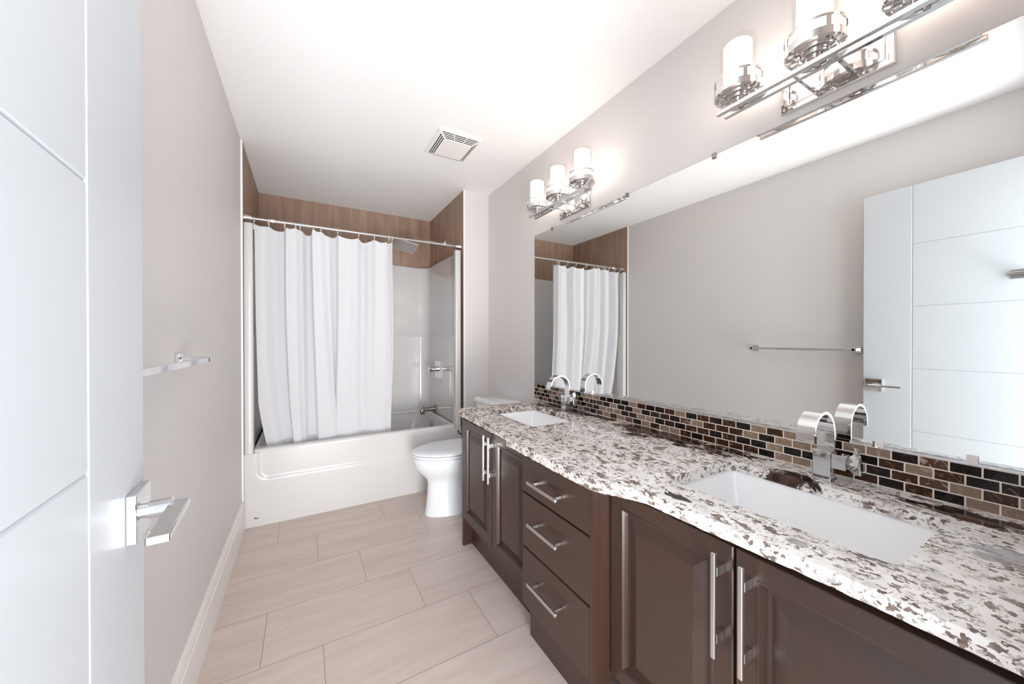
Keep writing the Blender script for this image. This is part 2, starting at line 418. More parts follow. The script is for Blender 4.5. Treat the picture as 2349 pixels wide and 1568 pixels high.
t = thing('robe_hook', 'small chrome robe hook on the white door, above the lever', 'hook', DM @ Vector((0.235, 0, 1.505)))
t.rotation_euler = (0, 0, ANG)
link('hook_plate', B(-0.022, 0.022, -0.008, -0.0004, -0.022, 0.022, bev=0.001), 'chrome', t)
link('hook_arm', B(-0.03, 0.03, -0.040, -0.008, -0.008, 0.008, bev=0.002), 'chrome', t)

# ------------------------------------------------------------------ towel bar on the left wall
t = thing('towel_bar', 'square-section chrome towel bar on the grey left wall', 'towel bar', (XL, 1.19, 1.128))
for y in (0.30, -0.30):
    p = link('bracket', B(0.0004, 0.010, y-0.022, y+0.022, -0.022, 0.022, bev=0.0015), 'chrome', t)
    link('post', B(0.010, 0.078, y-0.007, y+0.007, -0.010, 0.010, bev=0.001), 'chrome', p)
link('rail', B(0.064, 0.078, -0.312, 0.312, -0.008, 0.008, bev=0.001), 'chrome', t)

# ------------------------------------------------------------------ vanity: cabinets
CB = 0.7575     # underside of the worktop edge
def panel_front(bm, X, y0, y1, z0, z1, th=0.020, fr=0.052):
    # raised-panel front facing -X, outer face at X
    lv = [(0.0, th), (0.0, 0.002), (0.002, 0.0), (fr-0.010, 0.0), (fr-0.008, -0.0025), (fr-0.004, -0.0025), (fr, 0.004), (fr+0.004, 0.013), (fr+0.013, 0.013), (fr+0.042, 0.0025), (fr+0.044, 0.002)]
    rings = [[(X+d, y0+i, z0+i), (X+d, y1-i, z0+i), (X+d, y1-i, z1-i), (X+d, y0+i, z1-i)] for i, d in lv]
    loft(bm, rings)
def slab_front(bm, X, y0, y1, z0, z1, th=0.020):
    lv = [(0.0, th), (0.0, 0.004), (0.0012, 0.0015), (0.004, 0.0)]
    rings = [[(X+d, y0+i, z0+i), (X+d, y1-i, z0+i), (X+d, y1-i, z1-i), (X+d, y0+i, z1-i)] for i, d in lv]
    loft(bm, rings)
def bar_v(par, X, y, z0, z1, out=0.033):
    bm = bmesh.new(); box(bm, X-out-0.005, X-out+0.005, y-0.0055, y+0.0055, z0, z1, bev=0.0025)
    for z in (z0+0.042, z1-0.042): box(bm, X-out+0.004, X-0.0003, y-0.0055, y+0.0055, z-0.010, z+0.010, bev=0.001)
    return link('handle', bm, 'steel', par, label='brushed steel bar handle')
def bar_h(par, X, y0, y1, z, out=0.033):
    bm = bmesh.new(); box(bm, X-out-0.005, X-out+0.005, y0, y1, z-0.006, z+0.006, bev=0.0025)
    for y in (y0+0.022, y1-0.022): box(bm, X-out+0.004, X-0.0003, y-0.008, y+0.008, z-0.005, z+0.005, bev=0.001)
    return link('handle', bm, 'steel', par, label='brushed steel bar handle')
XB = XR-0.004
# far sink base
FX = 0.785
t = thing('sink_cabinet', 'dark espresso two-door sink cabinet at the toilet end of the vanity', 'cabinet', (FX, 1.58, 0), group='vanity cabinets')
def loc(bm, t):
    bmesh.ops.translate(bm, verts=bm.verts, vec=-Vector(t.location)); return bm
bm = bmesh.new(); y0, y1 = 1.2105, 1.935
box(bm, FX+0.021, FX+0.040, y0, y1, 0.165, CB-0.0005); box(bm, FX+0.04, XB, y0, y0+0.016, 0.165, CB-0.0005)
box(bm, FX+0.04, XB, y0+0.016, y1, 0.165, 0.185); box(bm, XB-0.012, XB, y0+0.016, y1, 0.185, CB-0.0005)
link('body', loc(bm, t), 'wood', t)
link('side_panel', loc(B(FX+0.006, XB, 1.936, 1.956, 0.0, CB-0.0005), t), 'wood', t)
link('toe_board', loc(B(0.845, 0.863, 1.216, 1.935, 0, 0.164), t), 'wood', t)
for a, b, hy in ((1.564, 1.932, 1.584), (1.214, 1.558, 1.532)):
    bm = bmesh.new(); panel_front(bm, FX, a, b, 0.170, 0.738); d = link('door', loc(bm, t), 'wood', t)
    h = bar_v(d, FX, hy, 0.505, 0.729); loc2 = h.data
    for v in loc2.vertices: v.co -= Vector(t.location)
# drawer unit, stands proud
GX = 0.742
t = thing('drawer_cabinet', 'dark espresso three-drawer cabinet standing proud between the sink cabinets', 'cabinet', (GX, 1.01, 0), group='vanity cabinets')
bm = bmesh.new(); box(bm, GX+0.021, XB, 0.803, 1.2095, 0.15, CB-0.0005)
link('body', loc(bm, t), 'wood', t)
link('side_panel', loc(B(GX-0.002, GX+0.0205, 0.803, 0.815, 0.15, CB-0.0005), t), 'wood', t)
link('plinth', loc(B(0.786, 0.81, 0.803, 1.2145, 0, 0.1495), t), 'wood', t)
for z0, z1, hz in ((0.598, 0.739, 0.664), (0.385, 0.593, 0.508), (0.155, 0.380, 0.287)):
    bm = bmesh.new(); slab_front(bm, GX, 0.817, 1.207, z0, z1)
    d = link('drawer', loc(bm, t), 'wood', t); h = bar_h(d, GX, 0.942, 1.120, hz)
    for v in h.data.vertices: v.co -= Vector(t.location)
# near sink base
NX = 0.808
t = thing('sink_cabinet', 'dark espresso two-door sink cabinet nearest the doorway', 'cabinet', (NX, 0.42, 0), group='vanity cabinets')
bm = bmesh.new(); y0, y1 = 0.036, 0.8015
box(bm, NX+0.021, NX+0.04, y0, y1, 0.165, CB-0.0005); box(bm, NX+0.04, XB, y0, y0+0.016, 0.165, CB-0.0005)
box(bm, NX+0.04, XB, y0+0.016, y1, 0.165, 0.185); box(bm, XB-0.012, XB, y0+0.016, y1, 0.185, CB-0.0005)
link('body', loc(bm, t), 'wood', t)
link('toe_board', loc(B(0.866, 0.884, y0, y1, 0, 0.164), t), 'wood', t)
for a, b, hy in ((0.436, 0.798, 0.459), (0.045, 0.430, 0.402)):
    bm = bmesh.new(); panel_front(bm, NX, a, b, 0.170, 0.738); d = link('door', loc(bm, t), 'wood', t)
    h = bar_v(d, NX, hy, 0.492, 0.724)
    for v in h.data.vertices: v.co -= Vector(t.location)

# ------------------------------------------------------------------ worktop with two cut-outs
ZT, ZS = 0.79, 0.7585
SINKS = [(0.905, 1.235, 0.205, 0.672), (0.910, 1.228, 1.385, 1.857)]
WY0, WY1, WXB = 0.032, 1.985, 1.374
def sm(a, b, x):
    u = min(1, max(0, (x-a)/(b-a))); return u*u*(3-2*u)
def front_x(y):
    x = 0.776-(0.776-0.705)*sm(0.62, 0.80, y)+0.016*sm(0.6, 0.2, y)*0+0.016*(1-sm(0.2, 0.6, y))          # out to the bulge
    x -= 0.008*math.exp(-((y-0.83)/0.05)**2)*0
    x += 0.006*sm(0.9, 1.28, y)
    x += 0.036*sm(1.285, 1.300, y)
    x += 0.012*sm(1.35, 1.95, y)
    return x
def worktop():
    ys = [WY0]; 
    while ys[-1] < WY1-0.006: ys.append(ys[-1]+0.006)
    ys += [WY1]+[s[2] for s in SINKS]+[s[3] for s in SINKS]
    for s in SINKS:
        for d in (0.001, 0.003, 0.006, 0.010, 0.015, 0.022): ys += [s[2]+d, s[3]-d]
    ys = sorted(set(round(y, 4) for y in ys)); r = 0.022
    bm = bmesh.new()
    def hole(y):
        for (a, b, c, d) in SINKS:
            if c-1e-6 <= y <= d+1e-6:
                e = min(y-c, d-y); ins = r-math.sqrt(max(0, r*r-(r-e)**2)) if e < r else 0
                return a+ins, b-ins, (c, d)
        return None
    def edge(y):
        q = Vector((y*38, 1.7, 0)); x = front_x(y); out = []
        for k, (dx, z) in enumerate(((0.004, ZT), (0.001, ZT-0.0015), (0.0, ZT-0.004), (0.0, ZT-0.012), (0.001, ZT-0.019), (0.002, ZT-0.026), (0.003, CB+0.0015), (0.005, CB))):
            nz = noise.noise(Vector((y*45, k*0.9, 3.1)))*0.0045+noise.noise(Vector((y*16, k*0.5, 9.1)))*0.004
            nz *= (0.15, 0.4, 0.7, 1, 1, 1, 0.9, 0.7)[k]*(0.25+0.5*sm(0.6, 1.3, y))
            zz = z+(noise.noise(Vector((y*40, 5.0, 2.0)))*0.005*(0.3+0.7*sm(0.6, 1.1, y)) if k >= 6 else 0)
            out.append((x+dx+nz, y, max(zz, CB-0.0)))
        return out
    E = [[bm.verts.new(p) for p in edge(y)] for y in ys]
    for a, b in zip(E, E[1:]):
        for k in range(len(a)-1): bm.faces.new((a[k], b[k], b[k+1], a[k+1]))
    for i, (ya, yb) in enumerate(zip(ys, ys[1:])):
        ha, hb = hole(ya), hole(yb)
        va, vb = E[i][0], E[i+1][0]
        for z in (ZT, ):
            if ha and hb and ha[2] == hb[2]:
                p = [bm.verts.new((ha[0], ya, z)), bm.verts.new((hb[0], yb, z))]
                bm.faces.new((va, p[0], p[1], vb))
                q = [bm.verts.new(c) for c in ((ha[1], ya, z), (WXB, ya, z), (WXB, yb, z), (hb[1], yb, z))]; bm.faces.new(q)
                for s in (0, 1):
                    q = [bm.verts.new(c) for c in ((ha[s], ya, z), (hb[s], yb, z), (hb[s], yb, ZS), (ha[s], ya, ZS))]; bm.faces.new(q)
            else:
                p = [bm.verts.new((WXB, ya, z)), bm.verts.new((WXB, yb, z))]
                bm.faces.new((va, p[0], p[1], vb))
        # underside: laminated edge strip 30 mm deep, thinner slab behind it
        e0, e1 = E[i][-1], E[i+1][-1]
        p = [bm.verts.new((front_x(ya)+0.045, ya, CB)), bm.verts.new((front_x(yb)+0.045, yb, CB))]; bm.faces.new((e0, e1, p[1], p[0]))
        q = [bm.verts.new((front_x(ya)+0.045, ya, ZS)), bm.verts.new((front_x(yb)+0.045, yb, ZS))]; bm.faces.new((p[0], p[1], q[1], q[0]))
        if ha and hb and ha[2] == hb[2]:
            u = [bm.verts.new((ha[0], ya, ZS)), bm.verts.new((hb[0], yb, ZS))]; bm.faces.new((q[0], q[1], u[1], u[0]))
            u = [bm.verts.new(c) for c in ((ha[1], ya, ZS), (hb[1], yb, ZS), (WXB, yb, ZS), (WXB, ya, ZS))]; bm.faces.new(u)
        else:
            u = [bm.verts.new((WXB, ya, ZS)), bm.verts.new((WXB, yb, ZS))]; bm.faces.new((q[0], q[1], u[1], u[0]))
    for (a, b, c, d) in SINKS:
        for y in (c, d):
            q = [bm.verts.new(p) for p in ((a+r, y, ZT), (b-r, y, ZT), (b-r, y, ZS), (a+r, y, ZS))]; bm.faces.new(q)
    for Ei, y in ((E[0], WY0), (E[-1], WY1)):
        c = [bm.verts.new((WXB, y, ZT)), bm.verts.new((WXB, y, CB))]; bm.faces.new(list(Ei)+[c[1], c[0]])
    bmesh.ops.remove_doubles(bm, verts=bm.verts, dist=1e-5)
    o = link('worktop', bm, 'granite', None, True, angle=35)
    return tag(o, 'white and brown flecked granite worktop with chiselled edge over the vanity cabinets', 'worktop')
worktop()

def sink(sp, label):
    a, b, c, d = sp; cx, cy = (a+b)/2, (c+d)/2
    t = thing('sink', label, 'sink', (cx, cy, 0.63), group='undermount sinks')
    e = 0.006
    L = [(e+0.018, 0.030, ZS-0.004), (e+0.018, 0.030, ZS-0.0005), (e, 0.028, ZS-0.0005), (e-0.002, 0.028, ZS-0.004), (e-0.006, 0.030, ZS-0.03), (-0.010, 0.034, 0.66), (-0.018, 0.04, 0.640), (-0.034, 0.05, 0.631), (-0.07, 0.05, 0.628), (-0.118, 0.03, 0.624)]
    rings = [rrect(a-i, b+i, c-i, d+i, rr, z, 6) for i, rr, z in L]
    # outer shell
    back = [rrect(a-i, b+i, c-i, d+i, rr, z, 6) for i, rr, z in ((-0.118, 0.03, 0.612), (-0.03, 0.05, 0.618), (0.0, 0.04, 0.64), (e+0.006, 0.03, ZS-0.012), (e+0.018, 0.03, ZS-0.004))]
    bm = loft(bmesh.new(), rings+[], False, True); loft(bm, back, True, False)
    bmesh.ops.translate(bm, verts=bm.verts, vec=-Vector(t.location))
    link('bowl', bm, 'sinkwhite', t, True)
    bm = lathe(bmesh.new(), [(0.0005, 0.0), (0.026, 0.0), (0.030, -0.003), (0.031, -0.0055)], (0, 0, 0.001), 32, True)
    link('drain', bm, 'chrome', t, True)
    return t
sink(SINKS[0], 'white rectangular undermount sink nearest the doorway')
sink(SINKS[1], 'white rectangular undermount sink at the toilet end')

# ------------------------------------------------------------------ faucets
def make_faucet(cy, label):
    t = thing('faucet', label, 'faucet', (1.298, cy, ZT), group='arched chrome faucets')
    w = 0.0205
    bm = B(-0.024, 0.026, -w-0.003, w+0.003, 0.0003, 0.004, bev=0.001); box(bm, -0.019, 0.021, -w, w, 0.004, 0.080, bev=0.0012)
    link('base', bm, 'chrome', t)
    bm = B(-0.021, 0.024, -w-0.001, w+0.001, 0.080, 0.085, bev=0.001)
    link('collar', bm, 'chrome', t)
    # ribbon spout: up, over and down towards the bowl (-X)
    pts = [(0.012, 0.085), (0.012, 0.110)]
    R, cxx, cz = 0.066, 0.012-0.066, 0.132
    for k in range(0, 27):
        a = PI*(k/26)*1.02; pts.append((cxx+R*math.cos(a), cz+R*math.sin(a)))
    pts.append((pts[-1][0]+0.001, 0.132-0.008))
    rings = []; th = 0.0035
    for i, (x, z) in enumerate(pts):
        x0, z0 = pts[max(i-1, 0)]; x1, z1 = pts[min(i+1, len(pts)-1)]
        d = Vector((x1-x0, z1-z0)).normalized(); n = Vector((d.y, -d.x))*th
        rings.append([(x+n.x, -w, z+n.y), (x+n.x, w, z+n.y), (x-n.x, w, z-n.y), (x-n.x, -w, z-n.y)])
    link('spout', loft(bmesh.new(), rings), 'chrome', t, True, angle=30)
    arm = link('handle_stem', B(-0.015, 0.017, -0.052, -w, 0.040, 0.080, bev=0.0012), 'chrome', t)
    rings = [[(x*s+0.001, y, 0.060+z*s) for x, z in ((-0.017, 0), (0, -0.021), (0.017, 0), (0, 0.021))] for y, s in ((-0.0522, 0.8), (-0.068, 1.4), (-0.077, 1.2))]
    kb = link('knob', loft(bmesh.new(), rings), 'chrome', arm, label='faceted chrome knob')
    rings = [[(-0.006, -0.077-o, z), (0.010, -0.077-o, z), (0.010, -0.072-o, z), (-0.006, -0.072-o, z)] for z, o in ((0.034, 0.004), (0.066, 0.003), (0.092, -0.003), (0.106, -0.006))]
    link('lever', loft(bmesh.new(), rings), 'chrome', arm)
    return t
make_faucet(0.446, 'arched chrome ribbon faucet behind the sink nearest the doorway')
make_faucet(1.632, 'arched chrome ribbon faucet behind the sink at the toilet end')

# ------------------------------------------------------------------ splashback and mirror
o = link('splashback', B(1.366, XR-0.0003, WY0, 2.062, ZT+0.0003, 0.8935), 'mosaic'); tag(o, 'low strip of brown and black glass mosaic brick tiles above the worktop', 'splashback')
t = thing('mirror', 'long frameless wall mirror above the mosaic splashback', 'mirror', (XR, 1.05, 0.9))
bm = B(-0.0065, -0.0063, -1.010, 1.012, 0.0008, 1.0025)
link('mirror_glass', bm, 'mirror', t)
link('glass_edge', B(-0.0062, -0.0004, -1.0105, 1.0125, 0.0, 1.003), 'mirror_edge', t)
link('lower_channel', B(-0.010, -0.0004, -1.011, 1.013, -0.0062, 0.0), 'chrome', t, label='slim metal channel under the glass')
for y in (1.856, 1.242, 0.811):
    link('clip', B(-0.012, -0.0066, y-1.05-0.008, y-1.05+0.008, 0.990, 1.010, bev=0.001), 'nickel_dark', t)

for y in (0.349, 0.190):
    link('clip', B(-0.0115, -0.0066, y-1.05-0.009, y-1.05+0.009, -0.004, 0.017, bev=0.001), 'plastic', t, label='clear lower mirror clip')

# ------------------------------------------------------------------ vanity lights
def make_light(cy, label):
    t = thing('vanity_light', label, 'wall lamp', (XR, cy, 1.992), group='three-lamp vanity lights')
    bp = [(0.0, -0.0004), (0.0, -0.010), (0.003, -0.013), (0.012, -0.013), (0.014, -0.010), (0.019, -0.010), (0.021, -0.014), (0.024, -0.014), (0.026, -0.011)]
    rings = [[(d, -0.133+i, -0.062+i), (d, 0.133-i, -0.062+i), (d, 0.133-i, 0.062-i), (d, -0.133+i, 0.062-i)] for i, d in bp]
    link('backplate', loft(bmesh.new(), rings), 'chrome_warm', t, label='rectangular polished backplate with stepped border')
    for y in (0.045, -0.045):
        link('arm', tube(bmesh.new(), [(-0.011, y, -0.030), (-0.148, y, -0.030)], 0.006, 4), 'chrome_warm', t)
    for x, s in ((-0.148, 0.264), (-0.112, 0.259)):
        link('crossbar', B(x-0.007, x+0.007, -s, s, -0.037, -0.023, bev=0.001), 'chrome_warm', t)
    for y in (-0.207, 0, 0.207):
        c = (-0.130, y, -0.013)
        bm = lathe(bmesh.new(), [(0.0005, -0.012), (0.007, -0.012), (0.007, -0.006), (0.020, -0.005), (0.022, -0.003), (0.022, 0.002), (0.036, 0.003), (0.038, 0.005), (0.038, 0.009), (0.052, 0.010), (0.054, 0.012), (0.054, 0.015), (0.065, 0.017), (0.069, 0.021), (0.069, 0.042), (0.066, 0.042), (0.0655, 0.024), (0.056, 0.020), (0.0005, 0.020)], c, 64, True, True)
        hd = link('holder', bm, 'chrome_warm', t, True, angle=28)
        bm = lathe(bmesh.new(), [(0.0665, 0.066), (0.0695, 0.066), (0.0695, 0.074), (0.0665, 0.074), (0.0665, 0.066)], c, 48)
        for k in range(4):
            a = PI/4+k*PI/2; x, yy = c[0]+0.0675*math.cos(a), c[1]+0.0675*math.sin(a)
            q = bmesh.new(); box(q, -0.0015, 0.0015, -0.006, 0.006, 0.038, 0.068)
            bmesh.ops.rotate(q, verts=q.verts, cent=(0, 0, 0), matrix=Matrix.Rotation(a, 3, 'Z'))
            bmesh.ops.translate(q, verts=q.verts, vec=(x, yy, c[2]))
            me = bpy.data.meshes.new('tmp'); q.to_mesh(me); q.free(); bm.from_mesh(me); bpy.data.meshes.remove(me)
        link('gallery_ring', bm, 'chrome_warm', hd, True)
        bm = lathe(bmesh.new(), [(0.053, 0.0205), (0.053, 0.198), (0.050, 0.198), (0.050, 0.0205)], c, 48)
        link('glass_shade', bm, 'glass', t, True, label='clear outer glass cylinder')
        bm = lathe(bmesh.new(), [(0.041, 0.0205), (0.041, 0.185), (0.038, 0.188), (0.036, 0.185), (0.036, 0.0205)], c, 40)
        link('candle_shade', bm, 'glow', t, True, label='glowing frosted inner cylinder')
    return t
make_light(0.453, 'chrome three-lamp wall light nearest the doorway, cut by the top of the photo')
make_light(1.640, 'chrome three-lamp wall light above the far end of the mirror')

# ------------------------------------------------------------------ ceiling vent
t = thing('exhaust_fan_grille', 'square white slotted fan grille on the ceiling', 'vent', (0.822, 2.185, H))
hx, hy = 0.137, 0.152
fr = [(0.0, -0.0004), (0.0, -0.010), (0.006, -0.014), (0.048, -0.034), (0.052, -0.035)]
rings = [[(-hx+i, -hy+i, z), (hx-i, -hy+i, z), (hx-i, hy-i, z), (-hx+i, hy-i, z)] for i, z in fr]
link('cover', loft(bmesh.new(), rings), 'plastic', t)
bm = bmesh.new()
def slot(bm, a, b, nrm):
    a, b, nrm = Vector(a), Vector(b), Vector(nrm).normalized(); d = (b-a).normalized(); s = d.cross(nrm)*0.0029
    c = [a+s, b+s, b-s, a-s]; lo = [bm.verts.new(p+nrm*0.0004) for p in c]; hi = [bm.verts.new(p-nrm*0.001) for p in c]
    bm.faces.new(lo); bm.faces.new(hi[::-1])
    for i in range(4): bm.faces.new((lo[i], lo[(i+1) % 4], hi[(i+1) % 4], hi[i]))
for k in range(4):
    f = (k+0.6)/4.2; ins = 0.006+0.042*f; z = -0.014-0.020*f
    for sgn in (-1, 1):
        w2 = hx-ins-0.008
        for u0, u1 in ((-1, -0.36), (-0.32, 0.32), (0.36, 1)):
            slot(bm, (u0*w2, sgn*(hy-ins), z), (u1*w2, sgn*(hy-ins), z), (0, sgn*0.43, -0.9))
        if k > 0:
            w3 = hy-ins-0.008
            slot(bm, (sgn*(hx-ins), -w3, z), (sgn*(hx-ins), w3, z), (sgn*0.43, 0, -0.9))
link('slots', bm, 'dark', t)

# ------------------------------------------------------------------ bathtub with one-piece surround
TX0, TX1, TY0, TY1 = -0.336, 1.126, 2.800, 3.704
tub = thing('bathtub', 'white one-piece acrylic bathtub with moulded surround in the alcove', 'bathtub', (0.395, 3.2, 0))
def tl(bm): bmesh.ops.translate(bm, verts=bm.verts, vec=-Vector(tub.location)); return bm
# apron with recessed band
bm = bmesh.new(); NXg, NZg = 150, 60; V = {}
px0, px1, pz0, pz1, pr = -0.262, 1.062, 0.300, 0.60, 0.055
for i in range(NXg+1):
    for j in range(NZg+1):
        x = TX0+(TX1-TX0)*i/NXg; z = 0.470*j/NZg
        qx = max(px0+pr-x, x-(px1-pr), 0); qz = max(pz0+pr-z, 0); dd = math.hypot(qx, qz)-pr
        inner = max(px0-x, x-px1, pz0-z); s = dd if (qx > 0 or qz > 0) else max(inner, -pr)
        dep = 0.010*sm(0.006, -0.006, s) if False else 0.009*(1-sm(-0.009, 0.009, s))
        V[i, j] = bm.verts.new((x, TY0+dep+0.0003*0, z))
for i in range(NXg):
    for j in range(NZg): bm.faces.new((V[i, j], V[i+1, j], V[i+1, j+1], V[i, j+1]))
# rolled front rim running back to the basin
link('apron', tl(bm), 'acrylic', tub, True, angle=80)
# rim + basin
def ring(i0, i1, j0, j1, r, z): return rrect(i0, i1, j0, j1, r, z, 8)
L = [ring(-0.287, 1.076, TY0+0.010, 3.66, 0.012, 0.468), ring(-0.287, 1.076, TY0+0.011, 3.66, 0.012, 0.478), ring(-0.287, 1.076, TY0+0.016, 3.66, 0.012, 0.486), ring(-0.286, 1.075, TY0+0.026, 3.66, 0.015, 0.490),
     ring(-0.276, 1.066, TY0+0.065, 3.645, 0.09, 0.490), ring(-0.268, 1.058, TY0+0.075, 3.637, 0.09, 0.485), ring(-0.262, 1.052, TY0+0.082, 3.630, 0.09, 0.470),
     ring(-0.20, 1.03, TY0+0.11, 3.60, 0.13, 0.33), ring(-0.11, 1.00, TY0+0.15, 3.56, 0.14, 0.17), ring(-0.04, 0.965, TY0+0.19, 3.52, 0.13, 0.13), ring(0.06, 0.90, TY0+0.26, 3.45, 0.10, 0.12)]
link('basin', tl(loft(bmesh.new(), L, False, True)), 'acrylic', tub, True, angle=60)
# surround: path in plan with per-point top
path = []
def P(x, y, zt): path.append((x, y, zt))
ztp = 1.937
P(TX0, TY0+0.05, ztp); P(TX0, TY0+0.006, ztp); P(TX0+0.006, TY0, ztp); P(TX0+0.042, TY0, ztp); P(TX0+0.047, TY0+0.004, ztp); P(TX0+0.049, TY0+0.010, ztp-0.002)
P(TX0+0.046, TY0+0.05, ztp-0.010); P(TX0+0.042, TY0+0.07, 1.922); P(TX0+0.034, TY0+0.10, 1.918)
P(TX0+0.026, 3.0, 1.922); P(TX0+0.024, 3.3, 1.93)
rc = 0.10; bx, by = TX0+0.022+rc, 3.672-rc
for k in range(0, 11):
    a = PI-PI/2*k/10; P(bx+rc*math.cos(a), by+rc*math.sin(a), 1.93)
for k in range(1, 8): P(bx+(TX1-0.022-rc-bx)*k/8, 3.672, 1.945-0.012*abs(k-4)/4)
bx2 = TX1-0.022-rc
for k in range(0, 11):
    a = PI/2-PI/2*k/10; P(bx2+rc*math.cos(a), by+rc*math.sin(a), 1.93)
for x, y, z in ((TX1-0.024, 3.3, 1.93), (TX1-0.026, 3.0, 1.922), (TX1-0.034, TY0+0.10, 1.918), (TX1-0.042, TY0+0.07, 1.922), (TX1-0.046, TY0+0.05, ztp-0.010), (TX1-0.049, TY0+0.010, ztp-0.002), (TX1-0.047, TY0+0.004, ztp), (TX1-0.042, TY0, ztp), (TX1-0.006, TY0, ztp), (TX1, TY0+0.006, ztp), (TX1, TY0+0.05, ztp)): P(x, y, z)
def inset(i, d):
    x, y, zt = path[i]; xa, ya, _ = path[max(i-1, 0)]; xb, yb, _ = path[min(i+1, len(path)-1)]
    tx, ty = xb-xa, yb-ya; l = math.hypot(tx, ty); return x+ty/l*d, y-tx/l*d
bm = bmesh.new(); cols = []
for i, (x, y, zt) in enumerate(path):
    inner = TY0+0.06 < y
    zb = 0.47 if inner else 0.469
    st = 0.007 if inner else 0.0
    cx_, cy_ = inset(i, st); cx2, cy2 = inset(i, -0.004)
    col = [(cx_, cy_, zb), (cx_, cy_, 1.222), (cx_, cy_, 1.228), (x, y, 1.236), (x, y, 1.5), (x, y, zt-0.004), (cx2, cy2, zt)]
    ox = -0.010 if i < len(path)/2 else 0.010
    bxk, byk = inset(i, -0.024) if inner else (x, y)
    col.append((bxk, byk, zt))
    cols.append([bm.verts.new(p) for p in col])
for a, b in zip(cols, cols[1:]):
    for k in range(len(a)-1): bm.faces.new((a[k], b[k], b[k+1], a[k+1]))
# tops of the two front posts
for q in ([(TX0, TY0+0.006), (TX0+0.006, TY0), (TX0+0.042, TY0), (TX0+0.049, TY0+0.010), (TX0+0.046, TY0+0.05), (TX0, TY0+0.05)],
          [(TX1, TY0+0.006), (TX1-0.006, TY0), (TX1-0.042, TY0), (TX1-0.049, TY0+0.010), (TX1-0.046, TY0+0.05), (TX1, TY0+0.05)]):
    bm.faces.new([bm.verts.new((x, y, ztp-0.001)) for x, y in q])
link('surround', tl(bm), 'acrylic', tub, True, angle=50)
# ledge joining rim to surround
bm = B(TX0, TX1, 3.62, 3.69, 0.455, 0.468); link('rear_ledge', tl(bm), 'acrylic', tub)
bm = lathe(bmesh.new(), [(0.0005, 0.0), (1, 0.0), (1, 0.4), (0.9, 0.6), (0.0005, 0.6)], (0, 0, 0), 28, True, True)
for v in bm.verts: v.co = Vector((-0.272+v.co.x*0.0135, TY0-0.0002-v.co.z*0.003, 0.056+v.co.y*0.0065))
link('maker_badge', tl(bm), 'nickel_dark', tub, True, label='tiny oval metal badge')
bm = lathe(bmesh.new(), [(0.0005, 0.012), (0.030, 0.011), (0.034, 0.006), (0.035, 0.0)], (0, 0, 0), 28, True)
bmesh.ops.rotate(bm, verts=bm.verts, cent=(0, 0, 0), matrix=Matrix.Rotation(-PI/2+0.12, 3, 'Y')); bmesh.ops.translate(bm, verts=bm.verts, vec=(1.036, 3.33, 0.392))
link('overflow_plate', tl(bm), 'nickel_dark', tub, True)

# ------------------------------------------------------------------ tub spout, valve, shower head
WXs = TX1-0.0245+0.0
t = thing('tub_spout', 'brushed nickel tub spout on the surround, above the overflow plate', 'tub spout', (1.095, 3.375, 0.533))
link('flange', B(-0.012, -0.0003, -0.032, 0.032, -0.036, 0.036, bev=0.004), 'nickel_dark', t)
rings = []
for x, zc, h, w2 in ((-0.010, 0, 0.021, 0.021), (-0.10, -0.002, 0.020, 0.020), (-0.125, -0.003, 0.020, 0.020), (-0.142, -0.007, 0.019, 0.019), (-0.150, -0.015, 0.012, 0.017)):
    rings.append([(x, w2*math.cos(2*PI*k/20), zc+h*math.sin(2*PI*k/20)) for k in range(20)])
bm = loft(bmesh.new(), rings); box(bm, -0.150, -0.112, -0.018, 0.018, -0.046, -0.004, bev=0.005)
link('nozzle', bm, 'nickel_dark', t, True, angle=50)
link('diverter', cyl(cyl(bmesh.new(), (-0.118, 0, 0.014), (-0.118, 0, 0.030), 0.0045), (-0.118, 0, 0.028), (-0.118, 0, 0.036), 0.008), 'nickel_dark', t)
t = thing('shower_valve', 'chrome square shower valve plate with round knob, above the tub spout', 'shower valve', (1.0935, 3.295, 0.916))
link('wall_plate', B(-0.010, -0.0003, -0.075, 0.075, -0.082, 0.082, bev=0.004), 'chrome', t)
bm = cyl(bmesh.new(), (-0.010, 0, 0.004), (-0.045, 0, 0.004), 0.024, 0.024, 28); cyl(bm, (-0.045, 0, 0.004), (-0.090, 0, 0.004), 0.027, 0.023, 28)
link('knob', bm, 'chrome', t, True)
t = thing('rain_shower', 'square chrome rain shower head on an arm from the right alcove wall', 'shower', (XA-0.003, 3.25, 2.10))
link('flange', cyl(bmesh.new(), (-0.0003, 0, 0), (-0.010, 0, 0), 0.030, 0.026, 28), 'chrome', t, True)
link('arm', tube(bmesh.new(), [(-0.008, 0, 0.004), (-0.18, 0, -0.004), (-0.31, 0, -0.012), (-0.345, 0, -0.017), (-0.362, 0, -0.028), (-0.366, 0, -0.044)], 0.009), 'chrome', t, True)
bm = bmesh.new(); box(bm, -0.092, 0.092, -0.092, 0.092, -0.006, 0.006, bev=0.002); cyl(bm, (0, 0, 0.005), (0, 0, 0.026), 0.016, 0.012, 20)
R_ = Matrix.Translation((-0.368, -0.005, -0.072)) @ Matrix.Rotation(0.20, 4, 'Y') @ Matrix.Rotation(-0.20, 4, 'X')
bmesh.ops.transform(bm, verts=bm.verts, matrix=R_); hd = link('head_plate', bm, 'chrome', t)
bm = bmesh.new()
for k in range(-6, 7): box(bm, k*0.0135-0.0035, k*0.0135+0.0035, -0.082, 0.082, -0.0085, -0.0058)
bmesh.ops.transform(bm, verts=bm.verts, matrix=R_); link('nozzle_rows', bm, 'nickel_dark', hd)

